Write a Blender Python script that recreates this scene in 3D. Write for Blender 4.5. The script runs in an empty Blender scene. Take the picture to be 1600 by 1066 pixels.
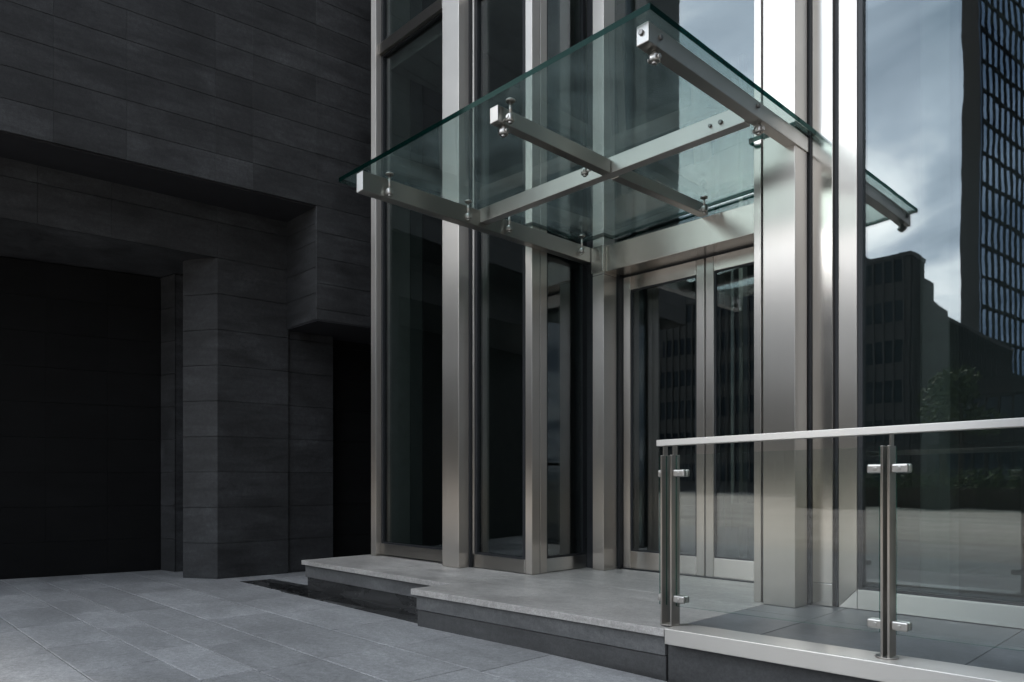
import bpy, bmesh, math, random
from mathutils import Vector, Matrix
random.seed(7)
R = math.radians
SC = bpy.context.scene
COL = SC.collection

# ------------------------------------------------------------------ camera
cam = bpy.data.cameras.new('camera')
cam.sensor_width = 36.0
cam.lens = 36.0 * 1147.0 / 1600.0
cam.shift_y = (750.0 - 533.0) / 1600.0
cam.clip_start = 0.05
cam.clip_end = 3000
camo = bpy.data.objects.new('camera', cam)
COL.objects.link(camo)
camo.location = (0, 0, 1.115)
camo.rotation_euler = (R(90), 0, R(45.9))
SC.camera = camo

# ------------------------------------------------------------------ view, cycles
SC.view_settings.view_transform = 'Standard'
SC.view_settings.look = 'None'
SC.view_settings.exposure = 0.2
SC.view_settings.gamma = 1.0
cy = SC.cycles
cy.max_bounces = 14
cy.diffuse_bounces = 4
cy.glossy_bounces = 8
cy.transmission_bounces = 8
cy.transparent_max_bounces = 32
cy.use_denoising = True
try:
    cy.denoiser = 'OPENIMAGEDENOISE'
except Exception:
    pass
cy.sample_clamp_indirect = 8.0

# ------------------------------------------------------------------ sky and sun (overcast, brighter to the south-west)
SUN_ELEV, SUN_AZ = R(38), R(241)          # azimuth clockwise from +Y
sd = Vector((math.sin(SUN_AZ) * math.cos(SUN_ELEV), math.cos(SUN_AZ) * math.cos(SUN_ELEV), math.sin(SUN_ELEV)))
world = bpy.data.worlds.new('World')
SC.world = world
world.use_nodes = True
wn = world.node_tree.nodes
wl = world.node_tree.links
wn.clear()


def N(nodes, t, **kw):
    n = nodes.new(t)
    for k, v in kw.items():
        setattr(n, k, v)
    return n


def setin(n, **kw):
    for k, v in kw.items():
        n.inputs[k.replace('_', ' ')].default_value = v


def math_node(nodes, links, op, a, b=None, c=None, clamp=False):
    n = nodes.new('ShaderNodeMath')
    n.operation = op
    n.use_clamp = clamp
    for i, v in enumerate((a, b, c)):
        if v is None:
            continue
        if isinstance(v, (int, float)):
            n.inputs[i].default_value = v
        else:
            links.new(v, n.inputs[i])
    return n.outputs[0]


def ramp(nodes, links, fac, stops):
    n = nodes.new('ShaderNodeValToRGB')
    e = n.color_ramp.elements
    e.remove(e[1])
    for i, (p, c) in enumerate(stops):
        k = e[0] if i == 0 else e.new(p)
        k.position = p
        k.color = (c[0], c[1], c[2], 1) if isinstance(c, (tuple, list)) else (c, c, c, 1)
    links.new(fac, n.inputs[0])
    return n.outputs[0]


def mixc(nodes, links, fac, a, b, mode='MIX'):
    n = nodes.new('ShaderNodeMix')
    n.data_type = 'RGBA'
    n.blend_type = mode
    for sock, v in ((n.inputs[0], fac), (n.inputs[6], a), (n.inputs[7], b)):
        if isinstance(v, (int, float)):
            sock.default_value = v
        elif isinstance(v, (tuple, list)):
            sock.default_value = (v[0], v[1], v[2], 1)
        else:
            links.new(v, sock)
    return n.outputs[2]


sky = N(wn, 'ShaderNodeTexSky', sky_type='NISHITA')
sky.sun_disc = False
sky.sun_elevation = SUN_ELEV
sky.sun_rotation = SUN_AZ
tc = N(wn, 'ShaderNodeTexCoord')
sep = N(wn, 'ShaderNodeSeparateXYZ')
wl.new(tc.outputs['Generated'], sep.inputs[0])
zz = math_node(wn, wl, 'ADD', math_node(wn, wl, 'MAXIMUM', sep.outputs[2], 0.0), 0.18)
comb = N(wn, 'ShaderNodeCombineXYZ')
wl.new(math_node(wn, wl, 'DIVIDE', sep.outputs[0], zz), comb.inputs[0])
wl.new(math_node(wn, wl, 'DIVIDE', sep.outputs[1], zz), comb.inputs[1])
nz = N(wn, 'ShaderNodeTexNoise')
wl.new(comb.outputs[0], nz.inputs['Vector'])
setin(nz, Scale=1.5, Detail=7.0, Roughness=0.52, Distortion=0.5)
dotn = N(wn, 'ShaderNodeVectorMath', operation='DOT_PRODUCT')
wl.new(tc.outputs['Generated'], dotn.inputs[0])
dotn.inputs[1].default_value = Vector((-0.27, -0.80, 0.52)).normalized()
glow = math_node(wn, wl, 'POWER', math_node(wn, wl, 'MAXIMUM', dotn.outputs['Value'], 0.0), 4.0)
cloud = ramp(wn, wl, nz.outputs['Fac'], [(0.30, (3.6, 4.6, 5.9)), (0.44, (7.6, 8.9, 10.6)), (0.54, (15.0, 16.0, 17.2)), (0.66, (21.0, 21.4, 22.0))])
cloudb = mixc(wn, wl, glow, mixc(wn, wl, 1.0, cloud, (0.52, 0.53, 0.56), 'MULTIPLY'), mixc(wn, wl, 1.0, cloud, (2.5, 2.46, 2.40), 'MULTIPLY'))
mixed = mixc(wn, wl, 0.88, sky.outputs[0], cloudb)
bg = N(wn, 'ShaderNodeBackground')
bg.inputs['Strength'].default_value = 0.15
wl.new(mixed, bg.inputs['Color'])
wo = N(wn, 'ShaderNodeOutputWorld')
wl.new(bg.outputs[0], wo.inputs[0])

sun = bpy.data.lights.new('sun', 'SUN')
sun.energy = 4.0
sun.angle = R(12)
sun.color = (1.0, 0.92, 0.81)
suno = bpy.data.objects.new('sun', sun)
COL.objects.link(suno)
suno.rotation_euler = (-sd).to_track_quat('-Z', 'Y').to_euler()

# ------------------------------------------------------------------ helpers


class B:
    """collects shapes into ONE mesh"""

    def __init__(self):
        self.bm = bmesh.new()
        self.tone = self.bm.loops.layers.float_color.new('tone')

    def _merge(self, t, mat=0):
        for f in t.faces:
            f.material_index = mat
        me = bpy.data.meshes.new('tmp')
        t.to_mesh(me)
        t.free()
        self.bm.from_mesh(me)
        bpy.data.meshes.remove(me)

    def hexa(self, c, bev=0.003, mat=0, seg=2, tone=None):
        """8 corners: bottom four (ccw) then top four"""
        t = bmesh.new()
        if tone is not None:
            lay = t.loops.layers.float_color.new('tone')
        v = [t.verts.new(p) for p in c]
        for q in ((0, 3, 2, 1), (4, 5, 6, 7), (0, 1, 5, 4), (1, 2, 6, 5), (2, 3, 7, 6), (3, 0, 4, 7)):
            t.faces.new([v[i] for i in q])
        if bev:
            bmesh.ops.bevel(t, geom=list(t.edges), offset=bev, segments=seg, affect='EDGES', profile=0.5)
        if tone is not None:
            for f in t.faces:
                for l in f.loops:
                    l[lay] = (tone, tone, tone, 1)
        self._merge(t, mat)
        return self

    def box(self, x0, x1, y0, y1, z0, z1, bev=0.003, mat=0, seg=2, tone=None):
        return self.hexa([(x0, y0, z0), (x1, y0, z0), (x1, y1, z0), (x0, y1, z0),
                          (x0, y0, z1), (x1, y0, z1), (x1, y1, z1), (x0, y1, z1)], bev, mat, seg, tone)

    def prism(self, pts, z0, z1, bev=0.0, mat=0, side_mat=None, zf=None):
        """pts ccw in plan; zf(x,y) adds to z"""
        t = bmesh.new()
        n = len(pts)
        zf = zf or (lambda x, y: 0)
        a = [t.verts.new((x, y, z0 + zf(x, y))) for x, y in pts]
        b = [t.verts.new((x, y, z1 + zf(x, y))) for x, y in pts]
        fs = [t.faces.new(a[::-1]), t.faces.new(b)]
        sides = [t.faces.new((a[i], a[(i + 1) % n], b[(i + 1) % n], b[i])) for i in range(n)]
        if bev:
            bmesh.ops.bevel(t, geom=list(t.edges), offset=bev, segments=2, affect='EDGES', profile=0.5)
        self_m = mat
        if side_mat is not None:
            for f in t.faces:
                f.material_index = mat
            for f in sides:
                f.material_index = side_mat
            me = bpy.data.meshes.new('tmp')
            t.to_mesh(me)
            t.free()
            self.bm.from_mesh(me)
            bpy.data.meshes.remove(me)
        else:
            self._merge(t, self_m)
        return self

    def cyl(self, p0, p1, r, seg=20, bev=0.0, mat=0, r2=None):
        p0, p1 = Vector(p0), Vector(p1)
        d = p1 - p0
        t = bmesh.new()
        M = Matrix.Translation((p0 + p1) / 2) @ d.to_track_quat('Z', 'Y').to_matrix().to_4x4()
        bmesh.ops.create_cone(t, cap_ends=True, segments=seg, radius1=r, radius2=r if r2 is None else r2, depth=d.length, matrix=M)
        if bev:
            es = [e for e in t.edges if len(e.link_faces) == 2 and any(len(f.verts) > 4 for f in e.link_faces)]
            bmesh.ops.bevel(t, geom=es, offset=bev, segments=2, affect='EDGES', profile=0.5)
        for f in t.faces:
            f.smooth = len(f.verts) == 4
        self._merge(t, mat)
        return self

    def ball(self, p, r, sx=1, sy=1, sz=1, mat=0):
        t = bmesh.new()
        bmesh.ops.create_uvsphere(t, u_segments=18, v_segments=12, radius=r)
        for v in t.verts:
            v.co = Vector((v.co.x * sx, v.co.y * sy, v.co.z * sz)) + Vector(p)
        for f in t.faces:
            f.smooth = True
        self._merge(t, mat)
        return self

    def slab(self, o, u, v, n, w, h, ch=0.003, thick=0.02, tone=0.5, mat=0):
        """cladding slab: front face w*h with a chamfered border; o is the lower left corner of the front plane"""
        o, u, v, n = Vector(o), Vector(u), Vector(v), Vector(n)
        bm = self.bm
        back = [o - n * thick, o + u * w - n * thick, o + u * w + v * h - n * thick, o + v * h - n * thick]
        mid = [p + n * (thick - ch) for p in back]
        fr = [o + u * ch + v * ch, o + u * (w - ch) + v * ch, o + u * (w - ch) + v * (h - ch), o + u * ch + v * (h - ch)]
        vb = [bm.verts.new(p) for p in back]
        vm = [bm.verts.new(p) for p in mid]
        vf = [bm.verts.new(p) for p in fr]
        faces = [bm.faces.new(vf)]
        for i in range(4):
            j = (i + 1) % 4
            faces.append(bm.faces.new((vm[i], vm[j], vf[j], vf[i])))
            faces.append(bm.faces.new((vb[i], vb[j], vm[j], vm[i])))
        for f in faces:
            f.material_index = mat
            for l in f.loops:
                l[self.tone] = (tone, tone, tone, 1)

    def clad(self, p0, p1, zs, widths, gap=0.004, vgap=0.0015, ch=0.0015, thick=0.025, spread=0.22, z0f=None, us=None, out=None):
        """slabs on the vertical plane p0->p1 (seen from its right-hand side), courses between zs"""
        p0, p1 = Vector((p0[0], p0[1], 0)), Vector((p1[0], p1[1], 0))
        L = (p1 - p0).length
        u = (p1 - p0).normalized()
        n = u.cross(Vector((0, 0, 1)))
        if us is None:
            us, x, i = [0.0], 0.0, 0
            while x < L - 1e-6:
                x = min(L, x + widths[i % len(widths)])
                if L - x < 0.12:
                    x = L
                us.append(x)
                i += 1
        for a, b in zip(us, us[1:]):
            for c, d in zip(zs, zs[1:]):
                self.slab(p0 + u * (a + vgap / 2) + Vector((0, 0, c + gap / 2)), u, (0, 0, 1), n, b - a - vgap, d - c - gap, ch, thick,
                          0.5 + random.uniform(-spread, spread))
        return self

    def build(self, name, mats, parent=None, smooth=False):
        me = bpy.data.meshes.new(name)
        bmesh.ops.recalc_face_normals(self.bm, faces=list(self.bm.faces))
        self.bm.to_mesh(me)
        self.bm.free()
        for m in (mats if isinstance(mats, (list, tuple)) else [mats]):
            me.materials.append(m)
        if smooth:
            for p in me.polygons:
                p.use_smooth = True
        o = bpy.data.objects.new(name, me)
        COL.objects.link(o)
        if parent is not None:
            o.parent = parent
            root = parent
            while root.parent is not None:
                root = root.parent
            if parent.parent is None and parent.type == 'EMPTY':
                o.location = -Vector(parent.location)
        return o


def thing(name, label, cat, loc=(0, 0, 0), group=None):
    o = bpy.data.objects.new(name, None)
    o.empty_display_size = 0.3
    COL.objects.link(o)
    o.location = loc
    o['label'] = label
    o['category'] = cat
    if group:
        o['group'] = group
    return o


def tag(o, label=None, cat=None, group=None, kind=None):
    for k, v in (('label', label), ('category', cat), ('group', group), ('kind', kind)):
        if v:
            o[k] = v
    return o


# ------------------------------------------------------------------ materials


def new_mat(name):
    m = bpy.data.materials.new(name)
    m.use_nodes = True
    nt = m.node_tree
    nt.nodes.clear()
    out = nt.nodes.new('ShaderNodeOutputMaterial')
    return m, nt.nodes, nt.links, out


def principled(nodes, links, out, **kw):
    p = nodes.new('ShaderNodeBsdfPrincipled')
    for k, v in kw.items():
        s = p.inputs[k.replace('_', ' ')]
        if isinstance(v, (int, float)):
            s.default_value = v
        elif isinstance(v, (tuple, list)):
            s.default_value = (v[0], v[1], v[2], 1)
        else:
            links.new(v, s)
    if out is not None:
        links.new(p.outputs[0], out.inputs[0])
    return p


def wpos(nodes):
    return nodes.new('ShaderNodeNewGeometry').outputs['Position']


def mapped(nodes, links, vec, scale):
    mp = nodes.new('ShaderNodeMapping')
    mp.inputs['Scale'].default_value = scale
    links.new(vec, mp.inputs['Vector'])
    return mp.outputs[0]


def noise(nodes, links, vec, scale=5.0, detail=4.0, rough=0.55, dist=0.0):
    n = nodes.new('ShaderNodeTexNoise')
    setin(n, Scale=scale, Detail=detail, Roughness=rough, Distortion=dist)
    links.new(vec, n.inputs['Vector'])
    return n.outputs['Fac']


def bump(nodes, links, height, strength=0.3, dist=0.01, normal=None):
    b = nodes.new('ShaderNodeBump')
    b.inputs['Strength'].default_value = strength
    b.inputs['Distance'].default_value = dist
    links.new(height, b.inputs['Height'])
    if normal is not None:
        links.new(normal, b.inputs['Normal'])
    return b.outputs[0]


def steel(name, axis, base=(0.60, 0.56, 0.51), rough=0.32, aniso=1.0, wave=0.0):
    """brushed stainless steel, brushed along a world axis"""
    m, n, l, out = new_mat(name)
    geo = n.new('ShaderNodeNewGeometry')
    cr = N(n, 'ShaderNodeVectorMath', operation='CROSS_PRODUCT')
    l.new(geo.outputs['Normal'], cr.inputs[0])
    ax = {'X': (1, 0.03, 0.05), 'Y': (0.03, 1, 0.05), 'Z': (0.03, 0.05, 1)}[axis]
    cr.inputs[1].default_value = ax
    st = {'X': (1.2, 420, 420), 'Y': (420, 1.2, 420), 'Z': (420, 420, 1.2)}[axis]
    streak = noise(n, l, mapped(n, l, geo.outputs['Position'], st), 1.0, 3.0, 0.6)
    st2 = {'X': (0.5, 26, 26), 'Y': (26, 0.5, 26), 'Z': (26, 26, 0.5)}[axis]
    streak2 = noise(n, l, mapped(n, l, geo.outputs['Position'], st2), 1.0, 3.0, 0.6)
    blot = noise(n, l, geo.outputs['Position'], 2.3, 4.0, 0.6)
    r = math_node(n, l, 'ADD', math_node(n, l, 'MULTIPLY', streak, 0.05), rough - 0.065)
    r = math_node(n, l, 'ADD', r, math_node(n, l, 'MULTIPLY', blot, 0.08))
    fac = math_node(n, l, 'ADD', math_node(n, l, 'MULTIPLY', streak2, 0.06), math_node(n, l, 'MULTIPLY', streak, 0.08))
    colr = mixc(n, l, fac, base, tuple(c * 0.62 for c in base))
    nrm = None
    if wave:
        wv = noise(n, l, mapped(n, l, geo.outputs['Position'], (1.6, 1.6, 2.4)), 1.0, 1.0, 0.4)
        nrm = bump(n, l, wv, wave, 0.05, nrm)
    p = principled(n, l, out, Base_Color=colr, Metallic=1.0, Roughness=r, Anisotropic=aniso)
    l.new(cr.outputs[0], p.inputs['Tangent'])
    if nrm is not None:
        l.new(nrm, p.inputs['Normal'])
    return m


def granite(name, base, spec=0.4, rough=0.55, speck=0.35, tonevar=0.5, blotch=0.35, bumpk=0.25, flat=False, tint=(1, 1, 1)):
    m, n, l, out = new_mat(name)
    pos = wpos(n)
    at = N(n, 'ShaderNodeAttribute', attribute_name='tone')
    fine = noise(n, l, pos, 95.0, 3.0, 0.75)
    mid = noise(n, l, pos, 26.0, 4.0, 0.65)
    big = noise(n, l, mapped(n, l, pos, (1.0, 1.0, 1.6)), 1.5, 6.0, 0.6, 0.6)
    streak = noise(n, l, mapped(n, l, pos, (0.8, 2.2, 4.5) if flat else (1.0, 0.8, 4.5)), 2.2, 5.0, 0.62, 0.8)
    v = math_node(n, l, 'ADD', 1.0, math_node(n, l, 'MULTIPLY', math_node(n, l, 'SUBTRACT', fine, 0.5), speck * 2))
    v = math_node(n, l, 'MULTIPLY', v, math_node(n, l, 'ADD', 1.0, math_node(n, l, 'MULTIPLY', math_node(n, l, 'SUBTRACT', mid, 0.5), speck * 1.6)))
    v = math_node(n, l, 'MULTIPLY', v, math_node(n, l, 'ADD', 1.0, math_node(n, l, 'MULTIPLY', math_node(n, l, 'SUBTRACT', big, 0.5), blotch * 3.4)))
    v = math_node(n, l, 'MULTIPLY', v, math_node(n, l, 'ADD', 1.0, math_node(n, l, 'MULTIPLY', math_node(n, l, 'SUBTRACT', streak, 0.5), blotch * 2.8)))
    v = math_node(n, l, 'MULTIPLY', v, math_node(n, l, 'ADD', 1.0, math_node(n, l, 'MULTIPLY', math_node(n, l, 'SUBTRACT', at.outputs['Fac'], 0.5), tonevar * 2)))
    v = math_node(n, l, 'MAXIMUM', v, 0.15)
    colr = mixc(n, l, 1.0, tuple(base * t for t in tint), v, 'MULTIPLY')
    rr = math_node(n, l, 'ADD', rough - 0.12, math_node(n, l, 'MULTIPLY', big, 0.24), clamp=True)
    hn = math_node(n, l, 'ADD', math_node(n, l, 'MULTIPLY', fine, 0.5), mid)
    nb = bump(n, l, hn, bumpk, 0.004)
    p = principled(n, l, out, Base_Color=colr, Roughness=rr, Specular_IOR_Level=spec)
    l.new(nb, p.inputs['Normal'])
    return m


def plain(name, colr, rough=0.6, spec=0.3, metallic=0.0, var=0.25, scale=6.0):
    m, n, l, out = new_mat(name)
    v = noise(n, l, wpos(n), scale, 5.0, 0.6)
    c = mixc(n, l, v, tuple(x * (1 - var) for x in colr), tuple(min(1, x * (1 + var)) for x in colr))
    principled(n, l, out, Base_Color=c, Roughness=rough, Specular_IOR_Level=spec, Metallic=metallic)
    return m


def glass(name, tint, r0, wave=0.0, wscale=(1.1, 1.1, 0.7), haze=0.0, gloss=(1, 1, 1), fine=0.0, grough=0.0):
    """architectural glass: tinted see-through plus a mirror part that grows at grazing angles"""
    m, n, l, out = new_mat(name)
    lw = n.new('ShaderNodeLayerWeight')
    lw.inputs['Blend'].default_value = 0.5
    f = math_node(n, l, 'ADD', r0, math_node(n, l, 'MULTIPLY', math_node(n, l, 'POWER', lw.outputs['Facing'], 5.0), 1 - r0))
    tr = n.new('ShaderNodeBsdfTransparent')
    tr.inputs[0].default_value = (*tint, 1)
    gl = n.new('ShaderNodeBsdfGlossy')
    gl.inputs['Roughness'].default_value = grough
    gl.inputs['Color'].default_value = (*gloss, 1)
    if wave:
        pos = wpos(n)
        wv = noise(n, l, mapped(n, l, pos, wscale), 1.0, 2.0, 0.5)
        nb = bump(n, l, wv, wave, 0.05)
        if fine:
            fv = noise(n, l, mapped(n, l, pos, (1.8, 1.8, 5.0)), 1.0, 2.0, 0.5)
            nb = bump(n, l, fv, fine, 0.05, nb)
        l.new(nb, gl.inputs['Normal'])
    mx = n.new('ShaderNodeMixShader')
    l.new(f, mx.inputs[0])
    l.new(tr.outputs[0], mx.inputs[1])
    l.new(gl.outputs[0], mx.inputs[2])
    last = mx
    if haze:
        df = n.new('ShaderNodeBsdfDiffuse')
        df.inputs[0].default_value = (0.50, 0.60, 0.59, 1)
        tl = n.new('ShaderNodeBsdfTranslucent')
        tl.inputs[0].default_value = (0.50, 0.60, 0.59, 1)
        dt = n.new('ShaderNodeAddShader')
        l.new(df.outputs[0], dt.inputs[0])
        l.new(tl.outputs[0], dt.inputs[1])
        pos = wpos(n)
        hz = noise(n, l, mapped(n, l, pos, (2.0, 1.2, 2.0)), 1.6, 7.0, 0.7, 0.5)
        hf = math_node(n, l, 'MULTIPLY', ramp(n, l, hz, [(0.35, 0.15), (0.75, 1.0)]), haze)
        m2 = n.new('ShaderNodeMixShader')
        l.new(hf, m2.inputs[0])
        l.new(mx.outputs[0], m2.inputs[1])
        l.new(dt.outputs[0], m2.inputs[2])
        last = m2
    l.new(last.outputs[0], out.inputs[0])
    return m


def glass_edge(name, tint, col):
    m, n, l, out = new_mat(name)
    tr = n.new('ShaderNodeBsdfTransparent')
    tr.inputs[0].default_value = (*tint, 1)
    gl = n.new('ShaderNodeBsdfGlossy')
    gl.inputs['Roughness'].default_value = 0.08
    gl.inputs['Color'].default_value = (0.35, 0.6, 0.54, 1)
    df = n.new('ShaderNodeBsdfDiffuse')
    df.inputs[0].default_value = (*col, 1)
    m1 = n.new('ShaderNodeMixShader')
    m1.inputs[0].default_value = 0.45
    l.new(tr.outputs[0], m1.inputs[1])
    l.new(df.outputs[0], m1.inputs[2])
    lw = n.new('ShaderNodeLayerWeight')
    lw.inputs['Blend'].default_value = 0.35
    m2 = n.new('ShaderNodeMixShader')
    l.new(math_node(n, l, 'ADD', 0.015, math_node(n, l, 'MULTIPLY', math_node(n, l, 'POWER', lw.outputs['Facing'], 4.0), 0.8)), m2.inputs[0])
    l.new(m1.outputs[0], m2.inputs[1])
    l.new(gl.outputs[0], m2.inputs[2])
    l.new(m2.outputs[0], out.inputs[0])
    return m


STEEL_Z = steel('brushed_steel_vertical', 'Z')
STEEL_X = steel('brushed_steel_lengthwise', 'X', base=(0.50, 0.475, 0.44))
STEEL_XW = steel('brushed_steel_wavy_sheet', 'X', wave=0.12, rough=0.25)
STEEL_Y = steel('brushed_steel_crosswise', 'Y', base=(0.47, 0.46, 0.435))
STEEL_B = steel('brushed_beam_steel', 'X', base=(0.47, 0.46, 0.435))
STEEL_PO = steel('dark_satin_post_steel', 'Z', base=(0.40, 0.375, 0.345))
STEEL_P = steel('satin_steel_sheet', 'Z', rough=0.17, aniso=0.6, wave=0.05)
CHROME = plain('polished_steel', (0.46, 0.445, 0.42), 0.30, 0.5, 1.0, 0.08, 40)
GASKET = plain('black_gasket', (0.012, 0.013, 0.015), 0.45, 0.4)
BOLT = plain('dark_bolt_steel', (0.16, 0.155, 0.15), 0.35, 0.5, 1.0)
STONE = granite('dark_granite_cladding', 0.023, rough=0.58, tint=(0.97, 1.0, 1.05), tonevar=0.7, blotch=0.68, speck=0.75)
STONE_SHADED = granite('shade_darkened_granite_cladding', 0.0045, rough=0.65, spec=0.12, tint=(0.97, 1.0, 1.04), tonevar=0.4)  # darkened copy of the cladding: recess and overhang shade put into the colour
STONE_BACK = plain('dark_joint_backing', (0.008, 0.008, 0.009), 0.9, 0.1)
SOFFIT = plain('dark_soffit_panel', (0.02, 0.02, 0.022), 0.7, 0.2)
PLAT = granite('grey_granite_platform', 0.205, rough=0.38, tint=(1.05, 1.0, 0.945), speck=0.6, tonevar=0.35, blotch=0.28, flat=True)
RAMP = granite('shade_darkened_ramp_paving', 0.07, rough=0.42, tint=(0.95, 1.0, 1.06), speck=0.3, tonevar=0.35, blotch=0.4)  # platform granite darkened: shade behind the railing put into the colour
RISER = granite('dark_granite_riser', 0.065, rough=0.55, speck=0.5, tonevar=0.3, blotch=0.3)
PLINTH = granite('dark_granite_plinth', 0.035, rough=0.45, speck=0.5, tonevar=0.3, blotch=0.3)
PAVE = granite('bluegrey_granite_paving', 0.215, rough=0.55, tint=(0.99, 1.0, 1.015), speck=0.75, tonevar=0.36, blotch=0.26, bumpk=0.35, flat=True)
WET = granite('wet_dark_granite', 0.022, rough=0.27, spec=0.5, speck=0.4, blotch=0.6, bumpk=0.08)
FGLASS = glass('facade_glass', (0.62, 0.67, 0.655), 0.095, wave=0.018, fine=0.005, gloss=(0.94, 0.98, 1.0), grough=0.012)
CGLASS = glass('canopy_glass', (0.66, 0.725, 0.71), 0.05, haze=0.07, gloss=(0.9, 1, 0.98))
CEDGE = glass_edge('canopy_glass_edge', (0.004, 0.05, 0.042), (0.001, 0.012, 0.010))
RGLASS = glass('balustrade_glass', (0.93, 0.955, 0.945), 0.04)
REDGE = glass_edge('balustrade_glass_edge', (0.25, 0.6, 0.52), (0.05, 0.16, 0.13))
INT_WALL = plain('interior_grey_wall', (0.30, 0.30, 0.29), 0.7, 0.2)
INT_DARK = plain('interior_dark_panel', (0.03, 0.031, 0.032), 0.6, 0.3)
INT_MID = plain('interior_mid_grey_panel', (0.13, 0.135, 0.135), 0.6, 0.25)
INT_FLOOR = plain('interior_stone_floor', (0.06, 0.06, 0.06), 0.25, 0.5)
INT_PALE = plain('interior_pale_plaster', (0.16, 0.165, 0.16), 0.8, 0.2)
ROOF = plain('grey_roof_sheet', (0.08, 0.08, 0.085), 0.7, 0.2)

ZP = 0.285       # platform level
ZT = 9.4         # top of the glass building

# ------------------------------------------------------------------ ground
PL = [-4.45, -4.02, -3.60, -3.31, -3.02, -2.58, -2.16, -1.78, -1.36, -0.94, -0.52, -0.10, 0.32, 0.745, 1.165, 1.60, 1.92, 2.33, 2.84, 3.45]
BREAKS = {(1.165, 1.60): -5.61, (1.60, 1.92): -4.14, (1.92, 2.33): -4.955, (2.33, 2.84): -4.12, (2.84, 3.45): -4.06}
b = B()
for y0, y1 in zip(PL, PL[1:]):
    anchor = BREAKS.get((y0, y1), random.uniform(-6, -4))
    xs = [anchor]
    while xs[-1] < 3.5:
        xs.append(xs[-1] + random.uniform(0.78, 0.98))
    while xs[0] > -12.5:
        xs.insert(0, xs[0] - random.uniform(0.78, 0.98))
    for x0, x1 in zip(xs, xs[1:]):
        b.slab((x0 + 0.003, y0 + 0.003, random.uniform(-0.0008, 0.0008)), (1, 0, 0), (0, 1, 0), (0, 0, 1), x1 - x0 - 0.007, y1 - y0 - 0.007,
               0.003, 0.03, 0.5 + random.uniform(-0.2, 0.2))
yy = [3.45, 3.95, 4.45, 4.95, 5.5, 6.0, 6.6]
for y0, y1 in zip(yy, yy[1:]):
    for x0, x1 in ((-8.6, -7.86), (-7.86, -6.9)):
        b.slab((x0 + 0.002, y0 + 0.002, 0), (1, 0, 0), (0, 1, 0), (0, 0, 1), x1 - x0 - 0.004, y1 - y0 - 0.004, 0.0025, 0.03, 0.5 + random.uniform(-0.2, 0.2))
tag(b.build('pavement', PAVE), kind='structure')
b = B()
b.box(-13, 3.6, -4.48, 3.47, -0.2, -0.009, 0)
b.box(-9.0, -4.4, 3.47, 7.0, -0.2, -0.009, 0)
tag(b.build('pavement_bed', plain('dark_sand_joint', (0.035, 0.031, 0.027), 0.95, 0.1)), kind='structure')
# wider plaza of paler paving, one sheet to the horizon


def plaza_mat():
    m, n, l, out = new_mat('pale_plaza_paving')
    pos = wpos(n)
    br = n.new('ShaderNodeTexBrick')
    l.new(pos, br.inputs['Vector'])
    br.inputs['Color1'].default_value = (0.52, 0.475, 0.425, 1)
    br.inputs['Color2'].default_value = (0.45, 0.41, 0.37, 1)
    br.inputs['Mortar'].default_value = (0.12, 0.11, 0.10, 1)
    setin(br, Scale=1.0, Mortar_Size=0.008, Brick_Width=1.2, Row_Height=0.6)
    v = noise(n, l, mapped(n, l, pos, (0.10, 0.5, 1)), 1.0, 6.0, 0.6)
    c = mixc(n, l, 1.0, br.outputs['Color'], ramp(n, l, v, [(0.3, 0.45), (0.65, 1.15)]), 'MULTIPLY')
    principled(n, l, out, Base_Color=c, Roughness=0.7, Specular_IOR_Level=0.3)
    return m


b = B()
b.box(-700, 700, -700, -4.45, -0.3, -0.012, 0)
b.box(3.52, 700, -4.45, 3.4, -0.3, -0.013, 0)
b.box(-700, -12.9, -4.45, 60, -0.3, -0.014, 0)
b.box(5.2, 700, 3.4, 300, -0.3, -0.015, 0)
tag(b.build('plaza', plaza_mat()), kind='structure')
# dark wet strip of polished granite beside the entrance platform
b = B()
b.prism([(-7.86, 3.46), (-4.53, 3.46), (-4.53, 3.80), (-6.72, 3.80), (-6.85, 3.86), (-7.80, 3.80)], -0.03, 0.001)
tag(b.build('wet_granite_strip', WET), kind='structure')


def puddle_mat():
    m, n, l, out = new_mat('still_rain_water')
    pos = wpos(n)
    w = noise(n, l, pos, 7.0, 2.0, 0.5)
    lw = n.new('ShaderNodeLayerWeight')
    lw.inputs['Blend'].default_value = 0.5
    f = math_node(n, l, 'ADD', 0.015, math_node(n, l, 'MULTIPLY', math_node(n, l, 'POWER', lw.outputs['Facing'], 5.0), 0.97))
    tr = n.new('ShaderNodeBsdfTransparent')
    tr.inputs[0].default_value = (0.9, 0.9, 0.9, 1)
    gl = n.new('ShaderNodeBsdfGlossy')
    gl.inputs['Roughness'].default_value = 0.02
    l.new(bump(n, l, w, 0.05, 0.01), gl.inputs['Normal'])
    mx = n.new('ShaderNodeMixShader')
    l.new(f, mx.inputs[0])
    l.new(tr.outputs[0], mx.inputs[1])
    l.new(gl.outputs[0], mx.inputs[2])
    l.new(mx.outputs[0], out.inputs[0])
    return m


pts = []
for i in range(48):
    t = i / 48 * 2 * math.pi
    r = 1 + 0.12 * math.sin(3 * t + 0.6) + 0.07 * math.sin(7 * t) + 0.04 * math.sin(11 * t + 1)
    pts.append((-6.35 + 1.30 * r * math.cos(t), 3.61 + 0.12 * r * math.sin(t)))
b = B()
b.prism(pts, 0.0015, 0.005)
tag(b.build('puddle', puddle_mat()), kind='structure')

# ------------------------------------------------------------------ dark stone building on the left
SU = Vector((0.115, 1, 0)).normalized()


def W1(y):
    return (-7.45 + 0.115 * (y - 4.18), y)


def W2(y):
    return (-8.22 + 0.085 * (y - 3.36), y)


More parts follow.
